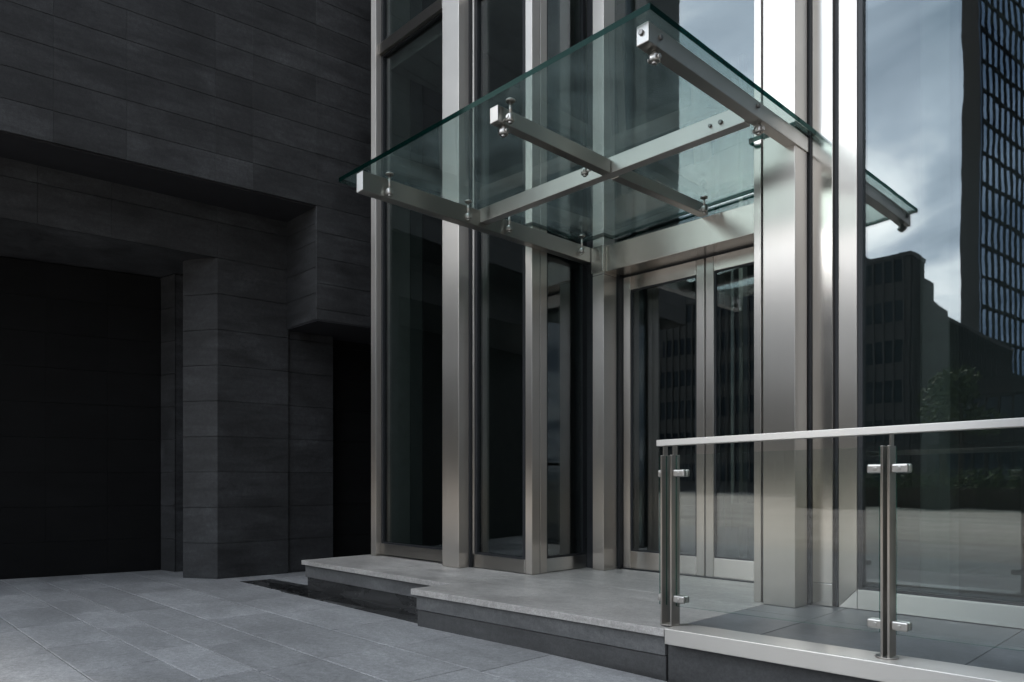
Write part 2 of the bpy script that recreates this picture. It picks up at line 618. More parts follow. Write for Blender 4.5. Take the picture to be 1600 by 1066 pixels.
stone = thing('stone_building', 'dark charcoal granite clad building with overhanging upper storey and recessed base', 'building', (-9.5, 2.5, 0))
YS, YE = -1.6, 4.18
# upper wall
b = B()
zs = [4.20 + 0.29 * k for k in range(0, 34)]
ys = [YS, -0.75, -0.05, 0.62, 1.10, 1.66, 2.26, 3.08, 3.46, 4.16]
us = [0.0] + [(Vector((*W1(y), 0)) - Vector((*W1(YS), 0))).length for y in ys[1:]]
b.clad(W1(YS), W1(4.16), zs, None, us=us, spread=0.2)
zs2 = [2.92] + [2.92 + 0.30 + 0.327 * k for k in range(0, 4)]
zs2 = [2.92, 3.04, 3.33, 3.62, 3.91] + zs
ys = [4.16, 4.84, 5.5, 6.2, 7.0, 7.8, 9.2]
us = [(Vector((*W1(y), 0)) - Vector((*W1(4.16), 0))).length for y in ys]
b.clad(W1(4.16), W1(9.2), zs2, None, us=us, spread=0.14)
# south end
b.clad((-16.0, YS - 0.004), (W1(YS)[0] - 0.004, YS - 0.004), zs, [0.72], spread=0.2)
b.build('upper_wall', STONE, stone)
# end face of the recess, facing the camera
b = B()
b.clad((W2(YE)[0], YE - 0.02), (W1(YE)[0] - 0.004, YE - 0.02), [2.92, 3.22, 3.51, 3.80, 4.0, 4.20], [0.9], spread=0.1)
b.build('recess_end_wall', STONE, stone)
# backing volumes (joint colour, soffits)
b = B()
i1 = 0.022
b.prism([(W1(YS)[0] - i1, YS + 0.02), (W1(9.2)[0] - i1, 9.2), (-18, 9.2), (-18, YS + 0.02)], 4.205, 13.9)
b.prism([(W1(YE)[0] - i1, YE), (W1(9.2)[0] - i1, 9.2), (-18, 9.2), (-18, YE)], 2.93, 4.203)
b.prism([(-7.15, 7.3), (-7.0, 9.2), (-7.0, 40), (-18, 40), (-18, 7.3)], 0, 2.93)
b.prism([(-7.0, 9.21), (-7.0, 40), (-18, 40), (-18, 9.21)], 2.935, 13.9)
b.build('core', STONE_BACK, stone)
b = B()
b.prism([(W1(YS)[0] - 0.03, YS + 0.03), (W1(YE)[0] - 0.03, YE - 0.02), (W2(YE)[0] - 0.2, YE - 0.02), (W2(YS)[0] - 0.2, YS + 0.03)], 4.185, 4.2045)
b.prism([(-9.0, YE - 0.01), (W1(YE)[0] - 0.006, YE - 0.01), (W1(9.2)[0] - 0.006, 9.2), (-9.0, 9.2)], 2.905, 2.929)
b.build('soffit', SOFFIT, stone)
# fascia band over the deep recess, flush with the pier
b = B()
zf = [3.61, 4.01, 4.20]
ysf = [YS, -0.9, 0.0, 0.72, 1.66, 2.30, 3.36]
us = [(Vector((*W2(y), 0)) - Vector((*W2(YS), 0))).length for y in ysf]
b.clad(W2(YS), W2(3.36), zf, None, us=us, spread=0.12)
b.prism([(W2(YS)[0] - i1, YS), (W2(3.36)[0] - i1, 3.34), (-12.5, 3.34), (-12.5, YS)], 3.625, 4.18)
b.build('fascia_band', STONE, stone)
# pier
b = B()
zc = [0.401 * k for k in range(0, 10)] + [4.01, 4.20]
zc = sorted(set(round(z, 3) for z in zc if z < 4.21))
b.clad(W2(3.36), W2(4.18), zc[:8] + [2.915, 3.208, 3.61, 4.01, 4.20] if False else [0.401 * k for k in range(10)] + [4.01, 4.20], None, us=[0, 0.823], spread=0.12)
b.clad((-8.61, 3.125), (W2(3.36)[0] - 0.003, 3.36), [0.401 * k for k in range(10)], [0.6], spread=0.12)
b.prism([(-8.59, 3.16), (W2(3.36)[0] - 0.022, 3.385), (W2(4.16)[0] - 0.024, 4.16), (-8.60, 4.16)], 0, 4.18)
b.build('pier', STONE, stone)
# stepped back wall right of the pier, under the overhang
b = B()
b.clad((-8.195, 4.18), (-8.14, 4.78), [0.401 * k for k in range(8)] + [2.905 + 0.001], None, us=[0, 0.6], spread=0.1)
b.build('recess_step_wall', STONE, stone)
b = B()
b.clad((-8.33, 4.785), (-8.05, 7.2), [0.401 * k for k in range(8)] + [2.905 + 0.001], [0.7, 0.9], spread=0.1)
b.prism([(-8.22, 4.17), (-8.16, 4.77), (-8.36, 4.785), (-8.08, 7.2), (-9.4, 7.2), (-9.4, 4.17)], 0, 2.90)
b.build('recess_side_wall', STONE_SHADED, stone)
# deep recess on the left: back wall and its jamb
b = B()


def WB(y):
    return (-9.54 + 0.2075 * (y - 3.19), y)


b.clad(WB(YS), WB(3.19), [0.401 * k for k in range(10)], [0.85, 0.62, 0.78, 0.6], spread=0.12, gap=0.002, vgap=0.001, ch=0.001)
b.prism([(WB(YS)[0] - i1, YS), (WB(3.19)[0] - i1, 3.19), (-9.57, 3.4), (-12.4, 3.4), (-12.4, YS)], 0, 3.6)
b.build('recess_back_wall', STONE_SHADED, stone)
b = B()
b.clad((WB(3.19)[0] + 0.004, 3.195), (-9.22, 3.25), [0.401 * k for k in range(10)], [0.6], spread=0.1)
b.prism([(-9.56, 3.222), (-9.222, 3.272), (-9.25, 4.4), (-9.56, 4.4)], 0, 3.6)
b.build('recess_jamb', STONE, stone)
b = B()
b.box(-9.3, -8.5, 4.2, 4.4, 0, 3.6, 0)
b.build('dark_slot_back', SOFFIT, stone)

# ------------------------------------------------------------------ entrance platform
plat = thing('entrance_platform', 'low grey granite entrance platform with stepped front edge', 'platform', (-4.4, 4.2, 0))


def prism_slabs(bd, polys, z0, z1, bev):
    for p in polys:
        bd.prism(p, z0, z1, bev)


b = B()
g = 0.002
top = 0.045
# left (set back) part and right part of the top slabs
polys = [
    [(-6.97, 3.72), (-5.75 - g, 3.725), (-5.75 - g, 4.7), (-6.97, 4.7)],
    [(-5.75 + g, 3.725), (-4.565 - g, 3.73), (-4.565 - g, 4.7), (-5.75 + g, 4.7)],
    [(-4.565 + g, 3.345), (-2.345 - g, 3.455), (-2.345 - g, 4.52 - g), (-4.565 + g, 4.52 - g)],
    [(-4.565 + g, 4.52 + g), (-2.345 - g, 4.52 + g), (-2.345 - g, 5.75), (-4.565 + g, 5.75)],
]
prism_slabs(b, polys, ZP - top, ZP, 0.003)
b.build('paving_top', PLAT, plat)
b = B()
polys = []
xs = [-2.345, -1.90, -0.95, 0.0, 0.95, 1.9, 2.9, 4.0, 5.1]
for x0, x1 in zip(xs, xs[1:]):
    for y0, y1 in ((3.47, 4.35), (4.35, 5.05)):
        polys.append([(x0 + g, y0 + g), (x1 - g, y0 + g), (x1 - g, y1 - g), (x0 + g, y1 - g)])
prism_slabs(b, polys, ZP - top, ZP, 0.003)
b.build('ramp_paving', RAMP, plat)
b = B()
b.prism([(-6.95, 3.755), (-4.53, 3.765), (-4.53, 5.7), (-6.95, 5.7)], 0.112, ZP - top - 0.002, 0.003)
b.prism([(-4.53, 3.375), (-2.36, 3.482), (-2.36, 5.7), (-4.53, 5.7)], 0.128, ZP - top - 0.002, 0.003)
b.build('riser', RISER, plat)
b = B()
b.prism([(-6.95, 3.78), (-4.53, 3.79), (-4.53, 5.7), (-6.95, 5.7)], -0.05, 0.107, 0.003, 1)
b.prism([(-4.53, 3.385), (-2.36, 3.492), (-2.36, 5.7), (-4.53, 5.7)], -0.05, 0.122, 0.003)
b.box(-2.352, 5.1, 3.50, 5.7, -0.05, ZP - top - 0.002, 0.003)
b.build('plinth', [PLINTH, WET], plat)

# ------------------------------------------------------------------ glass building
glassb = thing('glass_building', 'steel and glass entrance building with tall glazed shafts and brushed steel columns', 'building', (-3.5, 6.5, ZP))


def part(shape, name, mats, parent=glassb):
    return shape.build(name, mats, parent)


# left corner mullion
part(B().box(-6.87, -6.775, 4.50, 4.66, ZP + 0.004, ZT), 'corner_mullion', STEEL_Z)


def window(x0, x1, y, z0, z1, rail_b=0.115, rail_t=0.1, stile_l=0.0, stile_r=0.06, gas=0.035, fy=0.045):
    """framed pane in an X-Z plane; returns the frame part"""
    f = B()
    if rail_b:
        f.box(x0, x1, y - fy, y + fy, z0, z0 + rail_b, 0.003, 0)
    if rail_t:
        f.box(x0, x1, y - fy, y + fy, z1 - rail_t, z1, 0.003, 0)
    if stile_l:
        f.box(x0, x0 + stile_l, y - fy - 0.002, y + fy, z0 + rail_b + 0.001, z1 - rail_t - 0.001, 0.003, 1)
    if stile_r:
        f.box(x1 - stile_r, x1, y - fy - 0.002, y + fy, z0 + rail_b + 0.001, z1 - rail_t - 0.001, 0.003, 1)
    a, c = x0 + stile_l, x1 - stile_r
    lo, hi = z0 + rail_b, z1 - rail_t
    for bx in ((a + 0.001, a + gas, lo, hi), (c - gas, c - 0.001, lo, hi)):
        f.box(bx[0], bx[1], y - fy + 0.012, y + fy - 0.01, bx[2] + 0.001, bx[3] - 0.001, 0, 2)
    f.box(a + gas, c - gas, y - fy + 0.012, y + fy - 0.01, lo + 0.001, lo + 0.018, 0, 2)
    f.box(a + gas, c - gas, y - fy + 0.012, y + fy - 0.01, hi - 0.018, hi - 0.001, 0, 2)
    fo = f.build('window_frame', [STEEL_X, STEEL_Z, GASKET], glassb)
    B().box(a + gas - 0.008, c - gas + 0.008, y - 0.008, y + 0.006, lo + 0.01, hi - 0.01, 0).build('pane', FGLASS, fo)
    return fo


window(-6.77, -5.56, 4.60, ZP + 0.02, 5.757, rail_t=0.0, stile_r=0.10)
window(-6.77, -5.56, 4.60, 5.872, ZT, rail_b=0.0, stile_r=0.10)
part(B().box(-6.77, -5.66, 4.53, 4.66, 5.758, 5.871), 'transom', STEEL_X)
part(B().box(-5.558, -5.538, 4.52, 4.66, ZP + 0.01, ZT, 0), 'shadow_gap', GASKET)
part(B().box(-5.535, -5.289, 4.43, 4.66, ZP + 0.002, ZT, 0.004), 'column', STEEL_Z)
part(B().box(-5.287, -5.262, 4.55, 4.66, ZP + 0.004, ZT, 0), 'shadow_gap', GASKET)
# glazed vestibule shaft
window(-5.26, -4.564, 4.62, ZP + 0.006, 5.675, rail_b=0.12, rail_t=0.0, stile_r=0.0, stile_l=0.02)
window(-5.26, -4.564, 4.62, 5.852, ZT, rail_b=0.0, stile_r=0.0, stile_l=0.02)
part(B().box(-5.26, -4.564, 4.56, 4.68, 5.676, 5.851), 'transom', STEEL_X)
part(B().box(-4.562, -4.48, 4.585, 4.685, ZP + 0.003, ZT, 0.003).box(-4.558, -4.484, 4.686, 4.692, ZP + 0.004, ZT - .01, 0, 1).box(-4.562, -4.48, 4.693, 4.775, ZP + 0.003, ZT, 0.003),
     'corner_post', [STEEL_Z, GASKET])
f = B()
f.box(-4.54, -4.486, 4.777, 5.325, ZP + 0.006, ZP + 0.126, 0.003, 0)
f.box(-4.53, -4.494, 4.777, 4.80, ZP + 0.127, ZT, 0, 1)
f.box(-4.53, -4.494, 5.28, 5.325, ZP + 0.127, ZT, 0, 1)
f.box(-4.53, -4.494, 4.80, 5.28, ZP + 0.127, ZP + 0.145, 0, 1)
fo = f.build('window_frame', [STEEL_Y, GASKET], glassb)
B().box(-4.517, -4.503, 4.795, 5.285, ZP + 0.14, ZT - 0.01, 0).build('pane', FGLASS, fo)
part(B().box(-4.485, -4.366, 5.33, 5.36, ZP + 0.004, ZT, 0), 'shadow_gap', GASKET)
part(B().box(-4.364, -4.234, 5.27, 5.46, ZP + 0.002, 2.997, 0.003).box(-4.362, -4.236, 5.272, 5.458, 2.998, 3.001, 0, 1).box(-4.364, -4.234, 5.27, 5.46, 3.002, ZT, 0.003),
     'post', [STEEL_Z, GASKET])
# door head
part(B().box(-4.232, -2.446, 5.29, 5.60, 3.02, 3.258, 0.004), 'door_head', STEEL_XW)
part(B().box(-4.372, -4.235, 5.258, 5.30, 3.02, 3.262, 0.003), 'head_bracket', STEEL_XW)
part(B().box(-4.232, -4.205, 5.47, 5.60, ZP + 0.004, 3.018, 0), 'shadow_gap', GASKET)
# doors


def door(x0, x1):
    y = 5.545
    d = B()
    st = 0.075
    z0, z1 = ZP + 0.012, 3.0
    rb, rt = 0.16, 0.125
    d.box(x0, x0 + st, y - 0.025, y + 0.025, z0, z1, 0.003, 1)
    d.box(x1 - st, x1, y - 0.025, y + 0.025, z0, z1, 0.003, 1)
    d.box(x0 + st + 0.001, x1 - st - 0.001, y - 0.023, y + 0.023, z0, z0 + rb, 0.003, 0)
    d.box(x0 + st + 0.001, x1 - st - 0.001, y - 0.023, y + 0.023, z1 - rt, z1, 0.003, 0)
    gz0, gz1 = z0 + rb, z1 - rt
    a, c = x0 + st, x1 - st
    d.box(a + 0.001, a + 0.018, y - 0.014, y + 0.014, gz0, gz1, 0, 2)
    d.box(c - 0.018, c - 0.001, y - 0.014, y + 0.014, gz0, gz1, 0, 2)
    d.box(a + 0.018, c - 0.018, y - 0.014, y + 0.014, gz0, gz0 + 0.014, 0, 2)
    d.box(a + 0.018, c - 0.018, y - 0.014, y + 0.014, gz1 - 0.014, gz1, 0, 2)
    do = d.build('door', [STEEL_XW, STEEL_Z, GASKET], glassb)
    B().box(a + 0.012, c - 0.012, y - 0.006, y + 0.006, gz0 + 0.008, gz1 - 0.008, 0).build('pane', FGLASS, do)
    return do


door(-4.20, -3.347)
door(-3.333, -2.48)
part(B().box(-4.20, -2.46, 5.53, 5.60, 3.002, 3.018, 0).box(-3.346, -3.334, 5.545, 5.575, ZP + 0.01, 3.0, 0).box(-4.2, -2.46, 5.50, 5.6, ZP + 0.001, ZP + 0.010, 0), 'shadow_gap', GASKET)
# upper glazing over the doors
fo = B().box(-4.232, -2.446, 5.40, 5.47, 3.26, 3.30, 0.002, 0).build('window_frame', [STEEL_X], glassb)
B().box(-4.233, -2.445, 5.43, 5.446, 3.30, ZT - 0.01, 0).build('pane', FGLASS, fo)
# right side of the door bay
part(B().box(-2.443, -2.392, 4.66, 4.765, ZP + 0.003, ZT, 0.003), 'post', STEEL_Z)
part(B().box(-2.440, -2.40, 4.768, 5.60, ZP + 0.003, ZT, 0.003), 'side_panel', STEEL_P)
part(B().box(-2.391, -2.353, 4.70, 4.76, ZP + 0.004, ZT, 0), 'shadow_gap', GASKET)
part(B().box(-2.352, -2.131, 4.61, 4.79, ZP + 0.002, ZT, 0.004), 'column', STEEL_Z)
part(B().box(-2.130, -2.112, 4.80, 4.86, ZP + 0.004, ZT, 0), 'shadow_gap', GASKET)
part(B().box(-2.111, -1.977, 4.815, 4.87, ZP + 0.006, 0.436, 0.002).box(-2.111, -1.977, 4.815, 4.87, 0.439, ZT, 0.002), 'wall_panel', STEEL_P)
part(B().box(-1.976, -1.957, 4.85, 4.90, ZP + 0.004, ZT, 0), 'shadow_gap', GASKET)


def front_window(x0, x1, mull):
    """big front window: mitred left stile, bottom rail, pane"""
    y = 4.905
    f = B()
    zb = ZP + 0.004
    f.hexa([(x0, y - 0.045, zb), (x0 + mull - 0.001, y - 0.045, zb + 0.123), (x0 + mull - 0.001, y + 0.04, zb + 0.123), (x0, y + 0.04, zb),
            (x0, y - 0.045, ZT), (x0 + mull - 0.001, y - 0.045, ZT), (x0 + mull - 0.001, y + 0.04, ZT), (x0, y + 0.04, ZT)], 0.0015, 1)
    f.hexa([(x0 + 0.002, y - 0.045, zb), (x0 + mull, y - 0.045, zb), (x0 + mull, y + 0.04, zb), (x0 + 0.002, y + 0.04, zb),
            (x0 + 0.004, y - 0.045, zb + 0.001), (x0 + mull, y - 0.045, zb + 0.121), (x0 + mull, y + 0.04, zb + 0.121), (x0 + 0.004, y + 0.04, zb + 0.001)], 0, 0)
    f.box(x0 + mull + 0.002, x1, y - 0.045, y + 0.04, zb, zb + 0.123, 0.003, 0)
    a = x0 + mull + 0.001
    f.box(a, a + 0.03, y - 0.035, y + 0.03, zb + 0.124, ZT, 0, 2)
    f.box(a + 0.03, x1, y - 0.03, y + 0.03, zb + 0.124, zb + 0.142, 0, 2)
    f.box(x1 - 0.03, x1 - 0.001, y - 0.035, y + 0.03, zb + 0.142, ZT, 0, 2)
    fo = f.build('window_frame', [STEEL_X, STEEL_Z, GASKET], glassb)
    B().box(a + 0.02, x1 - 0.02, y - 0.008, y + 0.008, zb + 0.135, ZT - 0.01, 0).build('pane', FGLASS, fo)


front_window(-1.956, 1.35, 0.116)
front_window(1.352, 4.6, 0.116)
part(B().box(4.602, 4.75, 4.84, 4.98, ZP + 0.003, ZT), 'corner_mullion', STEEL_Z)
# closed body: roof, floor slab, walls
b = B()
b.prism([(-6.9, 4.48), (-4.44, 4.48), (-4.44, 4.9), (-2.46, 4.62), (-2.1, 4.58), (4.8, 4.83), (4.8, 12.2), (-6.9, 12.2)], ZT + 0.003, ZT + 0.6)
part(b, 'roof', ROOF)
for y0, y1, m in ((4.67, 4.975, INT_WALL), (4.985, 5.15, INT_MID), (5.16, 5.9, INT_DARK), (5.91, 7.0, INT_MID), (7.01, 8.6, INT_DARK), (8.61, 12.0, INT_MID)):
    part(B().box(-6.87, -6.80, y0, y1, ZP, ZT, 0.003), 'side_panel', m)
part(B().box(4.66, 4.74, 5.0, 12, ZP, ZT, 0), 'side_wall', INT_WALL)
fo = B()
for x in (-6.8, -5.0, -3.2, -1.4, 0.4, 2.2, 4.5):
    fo.box(x, x + 0.12, 11.9, 12.0, ZP, ZT, 0)
fo.box(-6.68, 4.5, 11.93, 11.97, ZP, 0.7, 0)
fo = part(fo, 'added_rear_glazing', STEEL_Z)  # unseen rear glazing, added to let daylight brighten the interior
B().box(-6.7, 4.55, 11.942, 11.956, 0.7, ZT, 0).build('pane', FGLASS, fo)
part(B().prism([(-6.79, 4.70), (-4.55, 4.70), (-4.55, 5.62), (-2.39, 5.62), (-2.39, 4.95), (4.65, 4.96), (4.65, 11.9), (-6.79, 11.9)], ZP - 0.1, ZP + 0.002), 'interior_floor', INT_FLOOR)
part(B().prism([(-6.79, 4.70), (-4.55, 4.70), (-4.55, 5.62), (-2.39, 5.62), (-2.39, 4.98), (4.65, 4.98), (4.65, 11.9), (-6.79, 11.9)], 5.66, 5.86), 'floor_slab', INT_WALL)
# interior partitions and columns seen dimly behind the glass
for c in ((-1.62, -1.44, 5.35, 5.55), (-0.72, -0.50, 5.75, 5.95), (0.6, 0.9, 6.2, 6.5)):
    part(B().box(*c, ZP, 5.66, 0.01), 'interior_column', INT_PALE)
for c in ((-6.5, -6.36, 5.6, 5.72), (-5.9, -5.82, 5.2, 5.3), (-3.95, -3.9, 7.2, 7.3), (-3.5, -3.44, 7.2, 7.3), (-2.9, -2.84, 7.2, 7.3)):
    part(B().box(*c, ZP, 5.66, 0.004), 'interior_mullion', STEEL_Z)
part(B().box(-2.37, -1.9, 5.05, 11.8, ZP, 5.6, 0), 'interior_partition', INT_DARK)
part(B().box(-6.7, -4.7, 8.0, 8.1, ZP, 5.6, 0), 'interior_partition', INT_DARK)

# ------------------------------------------------------------------ glass canopy
can = thing('glass_canopy', 'flat clear glass entrance canopy on brushed steel beams over the doors', 'canopy', (-3.4, 4.6, 3.25))


def zc_(x, y):
    return (x + 4.8) * (0.07 / 2.71)


poly = [(-4.81, 2.87), (-2.088, 2.955), (-2.088, 4.81), (-2.122, 4.81), (-2.122, 4.602), (-2.45, 4.602), (-2.45, 5.385), (-4.228, 5.385), (-4.228, 5.262), (-4.472, 5.262), (-4.472, 4.575), (-4.81, 4.575)]
B().prism(poly, 3.325, 3.358, 0, 0, 1, zf=zc_).build('glass_panel', [CGLASS, CEDGE], can)


def beam(p0, p1, w, h, axis, name='beam', side=1):
    """p0,p1: lower edge of the visible side; w to the hidden side; h up"""
    p0, p1 = Vector(p0), Vector(p1)
    d = (p1 - p0)
    d.z = 0
    d.normalize()
    n = Vector((0, 0, 1)).cross(d) * side
    o = n * w
    up = Vector((0, 0, h))
    c = [p0, p1, p1 + o, p0 + o]
    if side < 0:
        c = [p1, p0, p0 + o, p1 + o]
    c = c + [q + up for q in c]
    return B().hexa(c, 0.004).build(name, {'X': STEEL_B, 'Y': STEEL_Y}[axis], can)


lb = beam((-4.472, 2.86, 3.172), (-4.376, 5.285, 3.128), 0.085, 0.137, 'Y')
rb = beam((-2.129, 3.0, 3.28), (-2.122, 4.812, 3.28), 0.075, 0.100, 'Y')
cb = beam((-4.470, 3.935, 3.190), (-2.206, 4.095, 3.278), 0.08, 0.112, 'X')
lf = beam((-3.170, 2.955, 3.238), (-3.170, 4.022, 3.236), 0.07, 0.095, 'Y')
lr = beam((-3.170, 4.112, 3.236), (-3.172, 5.29, 3.262), 0.07, 0.085, 'Y')


def fitting(x, y, zb, side, parent):
    """glass clamp: barrel under the glass on a stem beside the beam, with a round swivel knob below"""
    zt = 3.325 + zc_(x, y) - 0.001
    s = B()
    s.cyl((x, y, zb - 0.012), (x, y, zb + 0.030), 0.026, 20, 0.005)
    s.cyl((x, y, zb - 0.012), (x, y, zb - 0.024), 0.014, 16, 0.003)
    s.cyl((x, y, zb + 0.030), (x, y, zt - 0.012), 0.010, 14)
    s.cyl((x, y, zt - 0.012), (x, y, zt), 0.030, 24, 0.004)
    s.cyl((x, y, zb + 0.010), (x - side * 0.055, y, zb + 0.010), 0.011, 14)
    s.cyl((x, y - 0.03, zb + 0.010), (x, y + 0.03, zb + 0.010), 0.012, 14, 0.003)
    return s.build('glass_fitting', CHROME, parent)


fitting(-4.43, 3.06, 3.19, 1, can)
fitting(-4.43, 3.98 - 0.17, 3.20, 1, can)
fitting(-4.385, 4.22, 3.19, 1, can)
fitting(-4.35, 5.10, 3.19, 1, can)
fitting(-3.13, 3.02, 3.25, 1, can)
fitting(-3.13, 5.16, 3.26, 1, can)
fitting(-3.30, 3.90, 3.24, -1, can)


def knob(x, y, z, parent):
    s = B()
    s.cyl((x, y, z + 0.002), (x, y, z - 0.022), 0.013, 16)
    s.cyl((x, y, z - 0.018), (x, y, z - 0.052), 0.030, 22, 0.006)
    s.cyl((x - 0.036, y, z - 0.034), (x + 0.036, y, z - 0.034), 0.013, 16, 0.003)
    s.cyl((x, y, z - 0.052), (x, y, z - 0.064), 0.014, 16, 0.003)
    return s.build('fixing_knob', CHROME, parent)


knob(-3.20, 3.03, 3.238, can)
knob(-2.165, 3.10, 3.28, can)
knob(-2.165, 4.19, 3.28, can)
for p0, p1, r, par in (((-2.17, 3.006, 3.335), (-2.17, 2.988, 3.335), 0.014, rb), ((-2.134, 3.10, 3.335), (-2.118, 3.10, 3.335), 0.014, rb),
                       ((-2.134, 4.10, 3.345), (-2.112, 4.10, 3.345), 0.014, rb), ((-2.36, 4.092, 3.325), (-2.36, 4.070, 3.325), 0.014, cb),
                       ((-2.43, 4.086, 3.325), (-2.43, 4.066, 3.325), 0.011, cb)):
    B().cyl(p0, p1, r, 18, 0.003).build('bolt', BOLT, par)

# ------------------------------------------------------------------ balustrade
rail = thing('glass_balustrade', 'glass panel railing with flat steel handrail on twin plate posts', 'railing', (-1.2, 3.55, ZP))
SL = 0.0125


def rz(x):
    return (x + 2.4) * SL


XR = 5.0


def sloped(bd, x0, x1, y0, y1, z0, z1, bev=0.003, mat=0):
    c = []
    for z in (z0, z1):
        c += [(x0, y0, z + rz(x0)), (x1, y0, z + rz(x1)), (x1, y1, z + rz(x1)), (x0, y1, z + rz(x0))]
    return bd.hexa(c, bev, mat)


sloped(B(), -2.447, XR, 3.522, 3.578, 1.308, 1.344, 0.003).build('handrail', STEEL_X, rail)
sloped(B(), -2.333, XR, 3.435, 3.640, 0.205, 0.292, 0.004).build('base_channel', STEEL_X, rail)


def gpanel(x0, x1):
    t = bmesh.new()
    bd = B()
    c = []
    for z in (0.402, 1.252):
        c += [(x0, 3.545, z + rz(x0)), (x1, 3.545, z + rz(x1)), (x1, 3.555, z + rz(x1)), (x0, 3.555, z + rz(x0))]
    v = [bd.bm.verts.new(p) for p in c]
    for q, m in (((0, 3, 2, 1), 1), ((4, 5, 6, 7), 1), ((0, 1, 5, 4), 0), ((1, 2, 6, 5), 1), ((2, 3, 7, 6), 0), ((3, 0, 4, 7), 1)):
        f = bd.bm.faces.new([v[i] for i in q])
        f.material_index = m
    return bd.build('glass_panel', [RGLASS, REDGE], rail)


gpanel(-2.441, -2.395)
gpanel(-2.330, -1.243)
gpanel(-1.172, 0.62)
gpanel(0.69, 2.4)


def post(xs, thin):
    for i, x in enumerate(xs):
        zt = 1.255 + rz(x)
        p = B()
        p.box(x, x + 0.011, 3.508, 3.592, ZP + 0.006 + rz(x), zt, 0.002)
        if thin[i]:
            p.box(x + 0.0015, x + 0.0095, 3.53, 3.57, zt - 0.002, 1.309 + rz(x), 0.001)
        po = p.build('post', STEEL_PO, rail)
        if i == 0:
            m = (xs[0] + xs[-1]) / 2
            B().cyl((m, 3.55, 0.2925 + rz(x)), (m, 3.55, 0.300 + rz(x)), 0.05, 32, 0.002).build('base_plate', STEEL_PO, po)


post((-2.409, -2.345), (True, True))
post((-1.226, -1.197), (False, True))
post((0.64, 0.668), (False, True))


def clamp(x0, x1, z):
    """rounded clamp bar gripping the pane edge, front and back jaws"""
    c = B()
    z += rz(x0)
    for y0, y1 in ((3.518, 3.5435), (3.5565, 3.582)):
        c.box(x0, x1, y0, y1, z - 0.021, z + 0.021, 0.009, 0, 4)
    m = (x0 + x1) / 2
    c.cyl((m, 3.514, z), (m, 3.586, z), 0.009, 18, 0.002)
    return c.build('glass_clamp', CHROME, rail)


for z in (1.152, 0.445):
    clamp(-2.436, -2.398, z)
    clamp(-2.336, -2.262, z)
    clamp(-1.290, -1.214, z)
    clamp(-1.186, -1.114, z)
    clamp(0.58, 0.648, z)
    clamp(0.68, 0.75, z)

# ------------------------------------------------------------------ the street behind the camera, seen in the glass, plus added blocks that darken the skyline
TG = glass('tower_glass', (0.05, 0.06, 0.07), 0.38, wave=0.05, wscale=(0.25, 0.25, 0.25), gloss=(0.55, 0.72, 0.95))
TF = plain('dark_tower_frame', (0.007, 0.008, 0.010), 0.9, 0.05)
BW = plain('grey_concrete_wall', (0.10, 0.10, 0.096), 0.8, 0.2, 0, 0.3, 0.6)
BW2 = plain('dark_brown_wall', (0.035, 0.033, 0.031), 0.8, 0.2, 0, 0.3, 0.5)
BG = glass('dark_window_glass', (0.02, 0.02, 0.02), 0.05, wave=0.05, gloss=(0.5, 0.6, 0.68))


def face_grid(bd, p, q, z0, z1, nu, nv, d, t):
    p, q = Vector((*p, 0)), Vector((*q, 0))
    u = (q - p).normalized()
    L = (q - p).length
    n = u.cross(Vector((0, 0, 1)))
    for i in range(nu + 1):
        a = p + u * (L * i / nu - t / 2)
        e = u * t
        o = n * d
        c = [a, a + e, a + e + o, a + o]
        bd.hexa([x + Vector((0, 0, z0)) for x in c] + [x + Vector((0, 0, z1)) for x in c], 0)
    for k in range(nv + 1):
        z = z0 + (z1 - z0) * k / nv
        o = n * d * 0.8
        c = [p, q, q + o, p + o]
        bd.hexa([x + Vector((0, 0, z)) for x in c] + [x + Vector((0, 0, z + t * 2.2)) for x in c], 0)


tw = thing('office_tower', 'tall dark glass office tower with gridded facade mirrored in the right window', 'tower', (-22, -110, 0))
Cc, Ee, Ll = Vector((-22.0, -82.4)), Vector((0.118, -1.0)) * 56, Vector((-27.8, -98.2))
pts = [tuple(Cc), tuple(Ll), tuple(Ll + Ee), tuple(Cc + Ee)]
B().prism(pts, 0, 105).build('core', TF, tw)
nrm = Vector((1, 0.118)).normalized() * 0.15
B().prism([tuple(Cc + nrm), tuple(Cc + nrm * 0.2), tuple(Cc + Ee + nrm * 0.2), tuple(Cc + Ee + nrm)][::-1], 3, 104).build('curtain_glass', TG, tw)
b = B()
face_grid(b, tuple(Cc + Ee + nrm * 1.05), tuple(Cc + nrm * 1.05), 3, 104, 34, 30, 0.12, 0.16)
b.build('facade_grid', TF, tw)


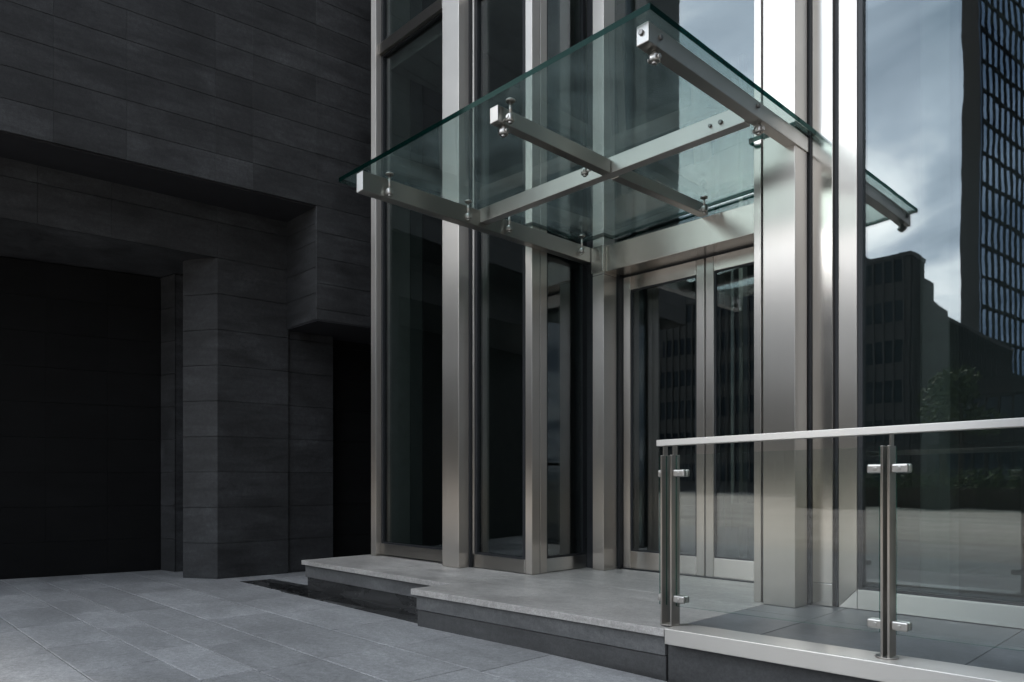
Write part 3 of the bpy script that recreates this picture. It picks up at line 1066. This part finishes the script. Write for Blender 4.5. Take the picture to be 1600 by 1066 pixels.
def block(name, label, x0, x1, y0, y1, z, wallm, floors, bays, roof=None):
    t = thing(name, label, 'building', ((x0 + x1) / 2, (y0 + y1) / 2, 0))
    bd = B().box(x0, x1, y0, y1, 0, z, 0)
    if roof:
        for r in roof:
            bd.box(*r, 0)
    bd.build('wall', wallm, t)
    for k in range(floors):
        zz0 = z * (k + 0.34) / floors
        zz1 = z * (k + 0.86) / floors
        B().box(x0 + 0.4, x1 - 0.4, y1 - 0.03, y1 + 0.05, zz0, zz1, 0).build('window_band', BG, t)
        B().box(x1 - 0.03, x1 + 0.05, y0 + 0.4, y1 - 0.4, zz0, zz1, 0).build('window_band', BG, t)
    g = B()
    nb = bays * 3
    for i in range(nb + 1):
        a = x0 + 0.4 + (x1 - x0 - 0.8) * i / nb
        g.box(a - 0.06, a + 0.06, y1 + 0.051, y1 + 0.2, 0.5, z - 0.3, 0)
    nb = max(4, int(nb * (y1 - y0) / (x1 - x0)))
    for i in range(nb + 1):
        a = y0 + 0.4 + (y1 - y0 - 0.8) * i / nb
        g.box(x1 + 0.051, x1 + 0.2, a - 0.06, a + 0.06, 0.5, z - 0.3, 0)
    g.box(x0 - 0.15, x1 + 0.15, y0 - 0.15, y1 + 0.15, z - 0.25, z + 0.12, 0)
    g.build('fins', wallm, t)
    return t


block('office_block', 'grey stepped office block mirrored left of the tower in the right window', -46, -18.8, -53, -50, 18.2, BW, 6, 12,
      [(-44, -18.9, -56.2, -52.9, 0, 17.0), (-40, -19.0, -60.5, -56.1, 0, 15.6), (-44, -22.5, -58, -51, 15, 19.0)])
block('long_office_block', 'long dark flat roofed block mirrored just left of the tower', -46, -20.9, -108, -63.5, 16.2, BW2, 5, 9)
block('brick_block', 'low dark brown pavilion with flat roof mirrored below the tower', -14.5, 3.0, -52, -42, 6.6, BW2, 2, 8, [(-13.5, -8.5, -51, -43, 6.6, 7.4)])
block('added_skyline_block', 'unseen dark slab block added to darken the low southern horizon', 2, 34, -85, -66, 25, BW2, 6, 14)  # unseen, added and raised to darken the low band mirrored in the steel
block('added_skyline_block', 'unseen long grey block added to darken the low south-west horizon', -110, -56, -84, -62, 26, BW, 6, 20)  # also added and raised to darken the horizon for the steel
block('added_skyline_block', 'unseen tall brown block added to cut off the eastern sky light', 32, 56, -26, 62, 44, BW2, 11, 8)  # unseen, added to block eastern sky light from steel sides and stone wall


def leafmat(name, c0, c1):
    m, n, l, out = new_mat(name)
    pos = wpos(n)
    c = mixc(n, l, noise(n, l, pos, 3.0, 3.0, 0.6), c0, c1)
    principled(n, l, out, Base_Color=c, Roughness=0.55, Specular_IOR_Level=0.3)
    return m


LEAF = leafmat('green_leaves', (0.035, 0.06, 0.018), (0.08, 0.12, 0.035))
BARK = plain('grey_bark', (0.07, 0.06, 0.05), 0.9, 0.1)


def leaves(bd, cen, rad, n, size):
    for _ in range(n):
        while True:
            p = Vector([random.uniform(-1, 1) for _ in range(3)])
            if 0.25 < p.length < 1:
                break
        p = Vector((p.x * rad[0], p.y * rad[1], p.z * rad[2])) + Vector(cen)
        a = Vector([random.gauss(0, 1) for _ in range(3)]).normalized()
        c = a.orthogonal().normalized()
        e = a.cross(c)
        s = size * random.uniform(0.6, 1.3)
        vs = [bd.bm.verts.new(p + c * s), bd.bm.verts.new(p + e * s * 0.5), bd.bm.verts.new(p - c * s), bd.bm.verts.new(p - e * s * 0.5)]
        bd.bm.faces.new(vs)


for (x, y, h, lab) in ((-9.5, -27, 6.2, 'tallest round plaza tree mirrored in the right window'), (-5.2, -29, 5.4, 'middle plaza tree behind the clipped hedge'), (-1.5, -28, 5.0, 'smaller plaza tree at the right end of the hedge')):
    t = thing('plaza_tree', lab, 'tree', (x, y, 0), 'trees on the plaza')
    b = B().cyl((x, y, 0), (x + 0.1, y, h * 0.55), 0.14, 12, 0, 0, 0.08)
    for k in range(5):
        a = k * 1.3
        b.cyl((x + 0.1, y, h * 0.45), (x + math.cos(a) * 1.1, y + math.sin(a) * 1.1, h * 0.75), 0.05, 8, 0, 0, 0.02)
    b.build('trunk', BARK, t)
    b = B()
    for k in range(9):
        a = random.uniform(0, 6.28)
        rr = random.uniform(0.2, 1.3)
        leaves(b, (x + math.cos(a) * rr, y + math.sin(a) * rr, h * random.uniform(0.58, 0.9)), (0.9, 0.9, 0.7), 260, 0.13)
    b.build('crown', LEAF, t)
t = thing('hedge', 'long clipped green hedge across the plaza mirrored in the right window', 'hedge', (-4, -23, 0))
b = B()
for k in range(34):
    leaves(b, (-13 + k * 0.55, -22 - k * 0.09, 0.85), (0.6, 0.55, 0.75), 130, 0.10)
b.build('foliage', LEAF, t)
b = B().hexa([(-13.2, -22.3, 0), (6.2, -25.5, 0), (6.2, -24.8, 0), (-13.2, -21.6, 0), (-13.2, -22.3, .8), (6.2, -25.5, .8), (6.2, -24.8, .8), (-13.2, -21.6, .8)], 0)
b.build('stems', BARK, t)
